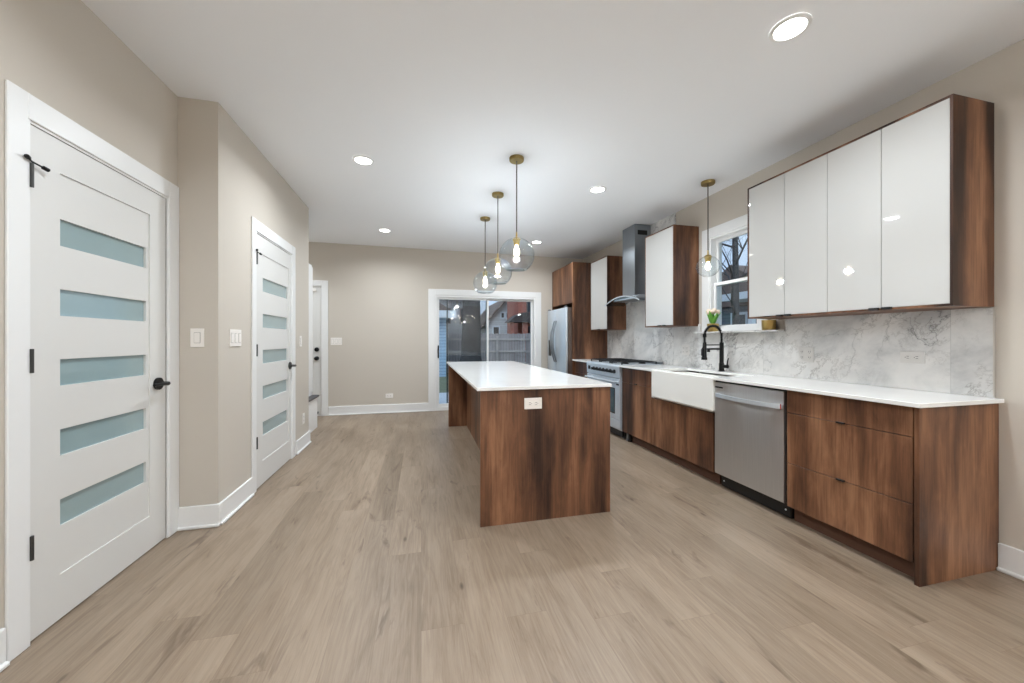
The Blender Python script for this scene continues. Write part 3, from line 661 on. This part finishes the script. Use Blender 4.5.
# ------------------------------------------------------------------ refrigerator and surround
r = thing('refrigerator_surround', 'tall walnut refrigerator surround with two overhead doors in the back corner', 'cabinet', (2.66, 5.98, 0))
TX = 2.350; TY0, TY1, TZ = 5.505, 6.462, 2.462
B().box(TX, XR-.001, TY0, TY0+.019, 0, TZ).out('side_panel', WALNUT, r); B().box(TX, XR-.001, TY1-.019, TY1, 0, TZ).out('side_panel', WALNUT, r)
B().box(TX+.02, XR-.001, TY0+.0195, TY1-.0195, 1.815, TZ).out('cabinet_body', WALNUT, r)
ym = (TY0+TY1)/2
B().box(TX, TX+.019, TY0+.0205, ym-.001, 1.818, TZ-.002).out('door', WALNUT, r); B().box(TX, TX+.019, ym+.001, TY1-.0205, 1.818, TZ-.002).out('door', WALNUT, r)
r = thing('refrigerator', 'stainless steel french-door refrigerator inside the tall walnut surround', 'refrigerator', (2.6, 5.98, 0))
fy0, fy1, fx = 5.535, 6.432, 2.245
B().box(2.285, 2.93, fy0, fy1, .03, 1.735, .003).out('refrigerator_body', mat('reflection_tinted_steel', (120, 104, 96), .35, .6, noise=6), r)  # brown reflection on the side is put into the grey base colour
ymid = 5.985
for (a, c) in ((fy0+.002, ymid-.002), (ymid+.002, fy1-.002)):
    d = B().box(fx, 2.282, a, c, .66, 1.740, .012, 3).out('door', STEELL, r, smooth=True)
    yh = ymid-.045 if c < ymid else ymid+.045; q = B(); pts = []
    for i in range(15):
        t = i/14; pts.append((fx-.012-.065*math.sin(PI*t), yh+(.02 if c < ymid else -.02)*0, .84+t*.70))
    q.tube(pts, [.010+.008*math.sin(PI*i/14) for i in range(15)], 10); q.out('handle', STEELD, d, smooth=True, label='long bowed handle')
    if c > ymid: B().box(fx-.002, fx+.004, 6.22, 6.36, .93, 1.21, .003).out('water_dispenser', BLACKP, d, label='black water dispenser')
d = B().box(fx, 2.282, fy0+.002, fy1-.002, .07, .652, .012, 3).out('freezer_drawer', STEELL, r, smooth=True)
B().tube([(fx, fy0+.1, .60), (fx-.05, fy0+.13, .60), (fx-.05, fy1-.13, .60), (fx, fy1-.1, .60)], .012).out('handle', STEELD, d, smooth=True)
for ya in (fy0+.02, fy1-.10): B().box(2.25, 2.28, ya, ya+.08, 1.7405, 1.765, .003).out('hinge_cover', STEELD, r)
B().box(2.34, 2.92, fy0+.02, fy1-.02, 0, .03).out('base_grille', BLACKP, r)

# ------------------------------------------------------------------ island
r = thing('kitchen_island', 'walnut kitchen island with plain end panels and a recessed seating side', 'island', (.84, 3.8, 0))
IX0, IX1, IY0, IY1 = .372, 1.298, 2.376, 5.265
B().box(IX0, IX1, IY0, IY0+.02, 0, ZT).out('end_panel', WALNUT, r)
B().box(IX0, IX1, IY1-.02, IY1, 0, ZT).out('end_panel', WALNUT, r)
q = B(); q.box(.645, 1.26, IY0+.0205, IY1-.0205, .09, ZT); q.out('cabinet_body', WALNUT, r)
B().box(.66, 1.22, IY0+.0205, IY1-.0205, 0, .09).out('toe_kick', TOE, r)
n = 7; w = (IY1-IY0-.042)/n
for i in range(n): B().box(.626, .6445, IY0+.021+i*w+.001, IY0+.021+(i+1)*w-.001, .0, ZT-.001, .0012).out('back_panel', WALNUT, r)
n = 4; w = (IY1-IY0-.042)/n
for i in range(n):
    ya = IY0+.021+i*w
    B().box(1.2605, 1.279, ya+.0012, ya+w-.0012, .70, ZT-.004).out('drawer', WALNUT, r); B().box(1.2605, 1.279, ya+.0012, ya+w-.0012, .10, .697).out('door', WALNUT, r)
B().box(.348, 1.304, 2.362, 5.275, ZT+.001, .906, .002).out('island_countertop', QUARTZ, r, label='white quartz top')

# ------------------------------------------------------------------ outlets and switches
def plate_obj(name, label, cat, c, nrm, w, h, gang, kind, group=None):
    """flat plate centred at c on a face with outward normal nrm; w along the wall"""
    r = thing(name, label, cat, c, group); n = Vector((nrm[0], nrm[1], 0)); u = Vector((0, 1, 0)) if nrm[0] else Vector((1, 0, 0)); C = Vector(c)
    def bx(q, ua, ub, za, zb, d0, d1, bev=0):
        p = C+u*ua+n*d0; s_ = C+u*ub+n*d1
        xs = sorted((p.x, s_.x)); ys = sorted((p.y, s_.y)); q.box(xs[0], xs[1], ys[0], ys[1], C.z+za, C.z+zb, bev)
    pm = PLATEG if c[0] == BSX else PLATE; q = B(); bx(q, -w/2, w/2, -h/2, h/2, 0, .006, .0015); q.out('cover_plate', pm, r)
    for g in range(gang):
        uc = (g-(gang-1)/2)*(w/gang if gang > 1 else 0)
        if kind == 'switch':
            q = B(); bx(q, uc-.016, uc+.016, -.033, .033, .006, .009, .001); o = q.out('rocker', PLATE, r)
            q = B(); bx(q, uc-.0175, uc+.0175, -.0345, .0345, .0055, .0065); q.out('rocker_frame', SLOT, o)
        elif kind == 'outlet_h':
            for k in (-.022, .022):
                q = B(); bx(q, uc+k-.016, uc+k+.016, -.014, .014, .006, .008, .001); o = q.out('socket', pm, r)
                q = B(); bx(q, uc+k-.008, uc+k+.004, -.0075, -.005, .008, .0086); bx(q, uc+k-.008, uc+k+.004, .005, .0075, .008, .0086); bx(q, uc+k+.008, uc+k+.012, -.002, .002, .008, .0086); q.out('socket_slots', SLOT, o)
        else:
            for k in (-.022, .022):
                q = B(); bx(q, uc-.014, uc+.014, k-.016, k+.016, .006, .008, .001); o = q.out('socket', pm, r)
                q = B(); bx(q, uc-.0075, uc-.005, k-.004, k+.008, .008, .0086); bx(q, uc+.005, uc+.0075, k-.004, k+.008, .008, .0086); bx(q, uc-.002, uc+.002, k-.012, k-.008, .008, .0086); q.out('socket_slots', SLOT, o)
    return r
plate_obj('wall_outlet', 'white horizontal outlet near the top of the island end panel', 'outlet', (.728, IY0, .789), (0, -1), .122, .074, 1, 'outlet_h')
plate_obj('wall_outlet', 'white horizontal outlet on the marble backsplash under the long white wall cabinet', 'outlet', (BSX, 1.634, 1.106), (-1, 0), .118, .072, 1, 'outlet_h')
plate_obj('wall_outlet', 'white double outlet on the marble backsplash above the dishwasher', 'outlet', (BSX, 2.285, 1.098), (-1, 0), .118, .118, 2, 'outlet_v')
plate_obj('wall_outlet', 'pale double outlet on the marble backsplash left of the black faucet', 'outlet', (BSX, 3.66, 1.10), (-1, 0), .118, .118, 2, 'outlet_v')
plate_obj('wall_outlet', 'pale outlet on the marble backsplash at the far side of the range', 'outlet', (BSX, 5.10, 1.10), (-1, 0), .074, .118, 1, 'outlet_v')
plate_obj('wall_outlet', 'white outlet low on the beige back wall above the baseboard', 'outlet', (-.517, YB, .285), (0, -1), .118, .072, 1, 'outlet_h')
plate_obj('wall_outlet', 'small outlet low on the hall wall right of the hall door', 'outlet', (XL2, 4.60, .33), (1, 0), .074, .118, 1, 'outlet_v')
plate_obj('light_switch', 'white single light switch on the narrow wall beside the near door', 'light switch', (-1.405, YS, 1.228), (0, -1), .076, .120, 1, 'switch')
plate_obj('light_switch', 'white triple light switch on the hall wall between the two glazed doors', 'light switch', (XL2, 3.035, 1.228), (1, 0), .165, .120, 3, 'switch')
plate_obj('light_switch', 'white triple light switch on the back wall right of the black-knobbed door', 'light switch', (-1.33, YB, 1.192), (0, -1), .165, .118, 3, 'switch')
plate_obj('light_switch', 'faint white light switch on the hall wall past the hall door', 'light switch', (XL2, 4.50, 1.20), (1, 0), .074, .118, 1, 'switch')

# ------------------------------------------------------------------ mudroom locker
r = thing('mudroom_locker', 'tall white mudroom locker with a dark bench top in the passage before the back door', 'locker', (-1.7, 5.25, 0))
B().box(-1.975, -1.405, 4.82, 5.65, 0, .425).out('bench_base', TRIM, r)
B().box(-1.975, -1.38, 4.82, 5.665, .425, .450, .003).out('bench_top', SLATE, r, label='dark bench top')
q = B(); q.box(-1.975, -1.475, 4.82, 5.65, .450, 2.25); q.box(-1.475, -1.462, 4.82, 5.23, .50, 2.22, .002); q.box(-1.475, -1.462, 5.24, 5.645, .50, 2.22, .002); q.out('locker_cupboard', TRIM, r)

# ------------------------------------------------------------------ plants on the stone ledge
def pot(name, label, c, rr, h, flowers):
    r = thing(name, label, 'plant', c)
    q = B(); q.lathe([(0, 0), (rr*.90, 0), (rr*.93, .004), (rr, h), (rr-.004, h), (rr*.9-.004, .008), (0, .008)], c, 36); q.out('pot', BRASS, r, smooth=True, label='gold metal pot')
    B().lathe([(0, h-.012), (rr-.005, h-.012), (rr-.005, h-.02), (0, h-.02)], c, 24).out('soil', SOIL, r)
    rnd = random.Random(5)
    if flowers:
        for i in range(7):
            a = 2*PI*i/7; q = B(); bx_, by_ = c[0]+.015*math.cos(a), c[1]+.015*math.sin(a); tipr = .050+.018*rnd.random(); hh = .120+.035*rnd.random()
            pts = []; L = 8
            prev = None
            for k in range(L+1):
                t = k/L; rad = .012+tipr*t**1.3; zz = c[2]+h-.015+hh*t; cx_, cy_ = c[0]+rad*math.cos(a), c[1]+rad*math.sin(a); wd = .021*math.sin(PI*min(.97, t*.85+.12))
                l = q.bm.verts.new((cx_-wd*math.sin(a), cy_+wd*math.cos(a), zz)); m_ = q.bm.verts.new((cx_+.004*math.cos(a), cy_+.004*math.sin(a), zz)); rr_ = q.bm.verts.new((cx_+wd*math.sin(a), cy_-wd*math.cos(a), zz))
                if prev: q.bm.faces.new((prev[0], prev[1], m_, l)); q.bm.faces.new((prev[1], prev[2], rr_, m_))
                prev = (l, m_, rr_)
            q.out('leaf', LEAF, r, smooth=True, solid=.0015)
        for i in range(5):
            a = 2*PI*i/5+.5; rad = .045 if i else 0.0; p = Vector((c[0]+rad*math.cos(a), c[1]+rad*math.sin(a), c[2]+h+.100+.012*(i % 2)))
            q = B(); q.tube([(c[0], c[1], c[2]+h-.015), tuple((Vector((c[0], c[1], c[2]+h))+p)/2), tuple(p)], .003, 6); q.out('stem', LEAF, r)
            q = B()
            for k in range(5):
                b_ = 2*PI*k/5; q.sph((p.x+.010*math.cos(b_), p.y+.010*math.sin(b_), p.z+.020), .016, (.8, .8, 1.5), 10, 8)
            q.out('tulip_bloom', PETAL, r, smooth=True, label='cream tulip bloom')
    return r
pot('potted_tulips', 'cream tulips with green leaves in a gold pot on the window ledge', (2.915, 3.205, 1.3005), .055, .080, True)
pot('plant_pot', 'gold pot on the window ledge below the corner of the long white wall cabinet', (2.915, 2.575, 1.3005), .054, .084, False)

# ------------------------------------------------------------------ lights of the room
def downlight(x, y, label, vis=True):
    z = cz(x); r = thing('recessed_light', label, 'ceiling light', (x, y, z))
    B().lathe([(.085, -.001), (.085, -.006), (.068, -.010), (.066, -.003), (.066, -.001)], (x, y, z), 40).out('trim_ring', TRIM, r, smooth=True)
    B().lathe([(0, -.003), (.067, -.003), (.067, -.001), (0, -.001)], (x, y, z), 40).out('lens', CANL, r, label='lit lens')
    area('downlight_beam', (x, y, z-.014), (0, 0, 0), .13, .13, P_CAN, (.87, .94, 1), 'DISK', 2.75)
for x, y, l in ((1.76, 1.44, 'recessed ceiling light nearest the camera, above the right side of the room'), (-.485, 3.40, 'recessed ceiling light in front of the hall wall, left of the pendants'),
                (1.745, 3.45, 'recessed ceiling light right of the nearest island pendant'), (-.50, 5.50, 'small recessed ceiling light near the back wall, left of the sliding door'),
                (1.755, 5.53, 'recessed ceiling light near the refrigerator, just behind the nearest globe pendant')): downlight(x, y, l)
for (x, y) in ((-.49, 1.40), (1.76, -.7), (-.49, -.7), (1.76, -2.6), (-.49, -2.6)): area('room_downlight', (x, y, cz(x)-.01), (0, 0, 0), .13, .13, P_CAN, (.87, .94, 1), 'DISK', 2.75)

area('mudroom_downlight', (-2.1, 5.95, cz(-2.1)-.01), (0, 0, 0), .13, .13, 5, (.87, .94, 1), 'DISK', 2.0)
def pendant(label, x, y, zc, rg, glass, big=True, group=None):
    z = cz(x); r = thing('pendant_light', label, 'pendant light', (x, y, z), group)
    B().lathe([(0, 0), (.062, 0), (.062, -.022), (.058, -.028), (0, -.028)], (x, y, z), 36).out('canopy', BRASSM, r, smooth=True, label='brass canopy')
    top = zc+rg*.93
    B().cyl((x, y, z-.028), (x, y, top+.055), .0055, n=8).out('cord', CORD, r, label='grey cord')
    B().lathe([(0, .062), (.006, .06), (.008, .02), (.026, .012), (.036, -.004), (.030, -.012), (.022, -.050), (.0, -.050)], (x, y, top), 24).out('lamp_holder', BRASS, r, smooth=True, label='brass lamp holder')
    prof = []; a0 = math.asin(min(1, .034/rg)); a1 = PI-math.asin(.62) if big else PI
    if not big: a1 = PI
    for i in range(29):
        a = a0+(a1-a0)*i/28; prof.append((max(rg*math.sin(a), 0), rg*math.cos(a)*(1 if math.cos(a) > 0 else .96)))
    if big:
        zb = prof[-1][1]; rb = prof[-1][0]; prof += [(rb-.004, zb-.006), (rb*.7, zb-.009), (0, zb-.010)]
    B().lathe(prof, (x, y, zc), 48).out('globe_shade', GLOBE if big else CLEAR, r, smooth=True, label='round smoky glass globe' if big else 'round clear glass globe')
    s = .75 if big else .62; bt = top-.050
    B().lathe([(0, 0), (.013*s, 0), (.013*s, -.02*s), (.030*s, -.055*s), (.033*s, -.085*s), (.025*s, -.115*s), (0, -.13*s)], (x, y, bt), 24).out('bulb', BULB, r, smooth=True, label='glowing bulb')
    point('pendant_glow', (x, y, bt-.07*s), P_BULB if big else P_BULB*.2, .03)
    return r
pendant('nearest of the three smoky glass globe pendants above the island', .785, 3.035, 1.928, .150, GLOBE)
pendant('middle of the three smoky glass globe pendants above the island', .785, 3.825, 1.928, .150, GLOBE)
pendant('farthest and lowest-looking of the three smoky glass globe pendants above the island', .785, 4.62, 1.928, .150, GLOBE)
pendant('small clear glass globe pendant hanging over the sink by the window', 2.69, 3.02, 1.922, .104, CLEAR, False)

# chandelier in the dining end of the room, behind the photographer; the patio door mirrors it
CX_, CY_, CZ_ = 1.62, -1.9, 2.02
r = thing('chandelier', 'branching chandelier with many small bulbs, mirrored in the patio door glass', 'chandelier', (CX_, CY_, cz(CX_)))
B().lathe([(0, 0), (.07, 0), (.07, -.02), (0, -.03)], (CX_, CY_, cz(CX_)), 24).out('canopy', BRASSM, r, smooth=True)
B().cyl((CX_, CY_, cz(CX_)-.02), (CX_, CY_, CZ_-.15), .008, n=10).out('stem', BRASSM, r)
rnd = random.Random(3)
for i in range(12):
    a = 2*PI*i/12; rr = .28+.2*(i % 2); zz = CZ_+(-.12, .03, .14)[i % 3]; tip = (CX_+rr*math.cos(a), CY_+rr*math.sin(a), zz)
    arm = B().tube([(CX_, CY_, CZ_-.05), (CX_+rr*.5*math.cos(a), CY_+rr*.5*math.sin(a), zz+.0), tip], .005, 6).out('arm', BRASSM, r)
    B().sph((tip[0], tip[1], tip[2]+.03), .022).out('bulb', BULB, arm, smooth=True)
    if i % 2: point('chandelier_glow', (tip[0], tip[1], tip[2]+.03), P_CHAND/6, .024, (.87, .94, 1))


# ------------------------------------------------------------------ outside
GZ = -.35
B().box(-40, 45, YB+.16, 60, GZ-.1, GZ).box(XR+.16, 45, -20, YB+.16, GZ-.1, GZ).out('ground', GRASS, kind='structure')
B().box(-1.2, 3.2, YB+.155, 9.3, GZ, -.09, .01).out('patio_slab', CONC, kind='structure')
# garage with pale blue siding
r = thing('garage', 'pale blue clapboard garage with white fascia seen at the left edge of the patio door', 'building', (-2, 18, GZ))
B().box(-5.5, 1.03, 16, 20, GZ, 2.30).out('wall', BLUESID, r)
q = B(); q.prism([(-6.0, 2.28), (1.30, 2.28), (1.30, 2.42), (-2.3, 4.6), (-6.0, 2.42)], 15.65, 20.3); q.out('roof', ROOF, r)
B().box(-6.0, 1.42, 15.55, 15.66, 2.14, 2.44).out('fascia', WHT, r)
# fences
def fence(label, ax, a0, a1, p, h, pn, side=-1):
    r = thing('wooden_fence', label, 'fence', ((a0+a1)/2, p, GZ) if ax == 'x' else (p, (a0+a1)/2, GZ)); b = B(); n = int((a1-a0)/.14)
    bb = B()
    for i in range(n):
        u = a0+i*.14; z1 = GZ+h+(.02 if i % 2 else 0)
        if ax == 'x': bb.box(u, u+.132, p, p+.02, GZ+.05, z1)
        else: bb.box(p, p+.02, u, u+.132, GZ+.05, z1)
    bb.out('board_panel', FENCEW, r)
    for z in (.35, .95, 1.55):
        if z < h: (B().box(a0, a1, p-.045, p-.001, GZ+z, GZ+z+.09) if ax == 'x' else B().box(p-.045, p-.001, a0, a1, GZ+z, GZ+z+.09)).out('rail', FENCER, r)
    k = a0
    while k <= a1:
        (B().box(k, k+.1, p-.11, p-.046, GZ, GZ+h-.1) if ax == 'x' else B().box(p-.11, p-.046, k, k+.1, GZ, GZ+h-.1)).out('post', FENCER, r); k += pn
fence('weathered grey board fence across the back of the yard behind the patio door', 'x', 1.2, 5.13, 18.0, 1.87, 2.4)
fence('weathered grey side fence running toward the house at the right of the patio door', 'y', 8.5, 17.83, 5.05, 1.87, 2.4)
# trees
def tree(label, x, y, r0, h, seed, flare=1.5, depth=4, lean=(0, 0), low=.5, nb=9):
    r = thing('bare_tree', label, 'tree', (x, y, GZ)); rnd = random.Random(seed)
    q = B(); pts = []; rr = []
    for i in range(10):
        t = i/9; pts.append((x+lean[0]*t+.05*math.sin(5*t), y+lean[1]*t, GZ+h*t)); rr.append(r0*(1-.55*t)*(1+(flare-1)*max(0, 1-t*9)**2))
    q.tube(pts, rr, 16); q.out('trunk', BARK, r, smooth=True)
    def br(b, p, d, L, rad, dep):
        n = 5; ps = [p]; cur = Vector(p); dd = Vector(d).normalized()
        for i in range(n):
            dd = (dd+Vector((rnd.uniform(-.3, .3), rnd.uniform(-.3, .3), rnd.uniform(-.12, .25)))*.6).normalized(); cur = cur+dd*L/n; ps.append(cur.copy())
        b.tube(ps, [rad*(1-.6*i/n) for i in range(n+1)], 6 if dep > 1 else 4)
        if dep > 0:
            for k in range(4):
                i = rnd.randint(1, n); nd = (dd+Vector((rnd.uniform(-1, 1), rnd.uniform(-1, 1), rnd.uniform(-.4, .9)))).normalized(); br(b, ps[i], nd, L*.62, rad*.5, dep-1)
    for k in range(nb):
        t = low+(1-low)*k/nb; i = min(8, int(t*9)); p = Vector(pts[i]).lerp(Vector(pts[i+1]), t*9-i); a = rnd.uniform(0, 2*PI); b = B()
        br(b, p, (math.cos(a), math.sin(a), .55), h*.38, r0*.34*(1-.4*t), depth-1); b.out('branch', BARK, r)
tree('thick dark tree trunk behind the left pane of the patio door', 1.70, 13.2, .38, 9, 4, 1.7, 3, low=.55, nb=6)
tree('bare tree with a dark trunk seen through the upper sash of the kitchen window', 8.0, 8.06, .095, 8, 7, 1.2, 5, (0, 0), .22, 14)
# gabled house far behind the fence
def gable_house(name, label, x0, x1, y0, y1, zb, ze, zp, mw, wins, cat='house', xp=None, door=None):
    r = thing(name, label, cat, ((x0+x1)/2, y0, zb)); xp = (x0+x1)/2 if xp is None else xp
    B().prism([(x0, zb), (x1, zb), (x1, ze), (xp, zp), (x0, ze)], y0, y1).out('wall', mw, r)
    for (xa, xb) in ((x0-.35, xp), (x1+.35, xp)):
        sl = (zp-ze)/(xp-(x0 if xa < xp else x1)); za = zp+sl*(xa-xp)
        B().prism([(xa, za), (xp, zp), (xp, zp+.2), (xa, za+.2)], y0-.4, y1).out('roof', ROOF, r)
    for (a, c, d, e) in wins:
        f = B().box(a-.1, c+.1, y0-.06, y0-.001, d-.1, e+.1).out('window_frame', WHT, r); B().box(a, c, y0-.08, y0-.06, d, e).out('window_pane', DARKW, f)
    return r
gable_house('house', 'pale grey gabled house behind the fence through the right pane of the patio door', 4.75, 8.2, 28, 36, GZ, 2.45, 4.35, GREYSID, [(6.02, 6.2, 2.95, 3.3), (6.42, 6.6, 2.95, 3.3), (5.4, 5.8, 1.6, 2.2)], xp=6.45)
r = thing('house', 'dark slate house seen through the left pane of the patio door behind the tree trunk', 'house', (1.5, 31, GZ))
B().box(-4.0, 4.2, 30, 36, GZ, 4.6).out('wall', DARKSID, r)
B().prism([(-4.4, 4.55), (4.6, 4.55), (.1, 5.5)], 29.6, 36.2).out('roof', ROOF, r)
for a in (1.6, 3.1): f = B().box(a-.08, a+.68, 29.93, 29.999, 2.52, 3.78).out('window_frame', ROOF, r); B().box(a, a+.6, 29.91, 29.93, 2.6, 3.7).out('window_pane', DARKW, f)
r = thing('brick_house', 'red brick house with a dark arched porch right of the pale gabled house', 'house', (8.3, 24, GZ))
B().box(6.3, 12.5, 24, 27.2, GZ, 5.6).out('wall', BRICK, r)
q = B(); poly = [(5.35, 2.35)]+[(5.35+2.15*i/12, 2.35+.62*math.sin(PI*i/12)) for i in range(1, 12)]+[(7.5, 2.35)]; q.prism(poly, 22.6, 24.0); q.out('porch_roof', mat('dark_porch_roof', (74, 66, 66), .8, noise=8), r)
B().box(5.5, 5.72, 22.8, 23.05, GZ, 2.35).out('porch_pillar', BRICK, r); B().box(6.3, 6.65, 22.8, 23.05, GZ, 2.35).out('porch_pillar', BRICK, r); B().box(7.15, 7.4, 22.8, 23.05, GZ, 2.35).out('porch_pillar', BRICK, r)
for (a, c, d, e) in ((6.7, 7.1, .8, 2.1), (6.95, 7.25, 3.1, 3.9), (7.9, 8.5, 2.6, 3.9)):
    f = B().box(a-.06, c+.06, 23.93, 23.999, d-.06, e+.06).out('window_frame', BRICK if 0 else ROOF, r); B().box(a, c, 23.91, 23.93, d, e).out('window_pane', DARKW, f)
# neighbours seen through the kitchen window
r = thing('house', 'slate grey neighbouring house with a framed window seen through the lower kitchen window sash', 'house', (14, 10.5, GZ))
B().box(12.2, 18, 9.9, 14.5, GZ, 2.6).out('wall', SLATESID, r); q = B(); q.prism([(9.6, 2.55), (14.8, 2.55), (12.2, 4.2)], 11.9, 18.2, 'x'); q.out('roof', ROOF, r)
f = B().box(12.12, 12.199, 11.6, 12.4, .9, 2.3).out('window_frame', WHT, r); B().box(12.10, 12.12, 11.7, 12.3, 1.0, 2.2).out('window_pane', DARKW, f)
B().box(11.0, 11.16, 10.35, 10.5, GZ, 2.75).out('porch_post', WHT, r, label='white porch post'); B().box(10.9, 12.2, 9.8, 11.6, 2.65, 2.9).out('porch_beam', WHT, r)
fence('dark weathered side-yard fence seen through the lower kitchen window sash', 'y', 5.5, 14.0, 9.3, 2.0, 2.4)
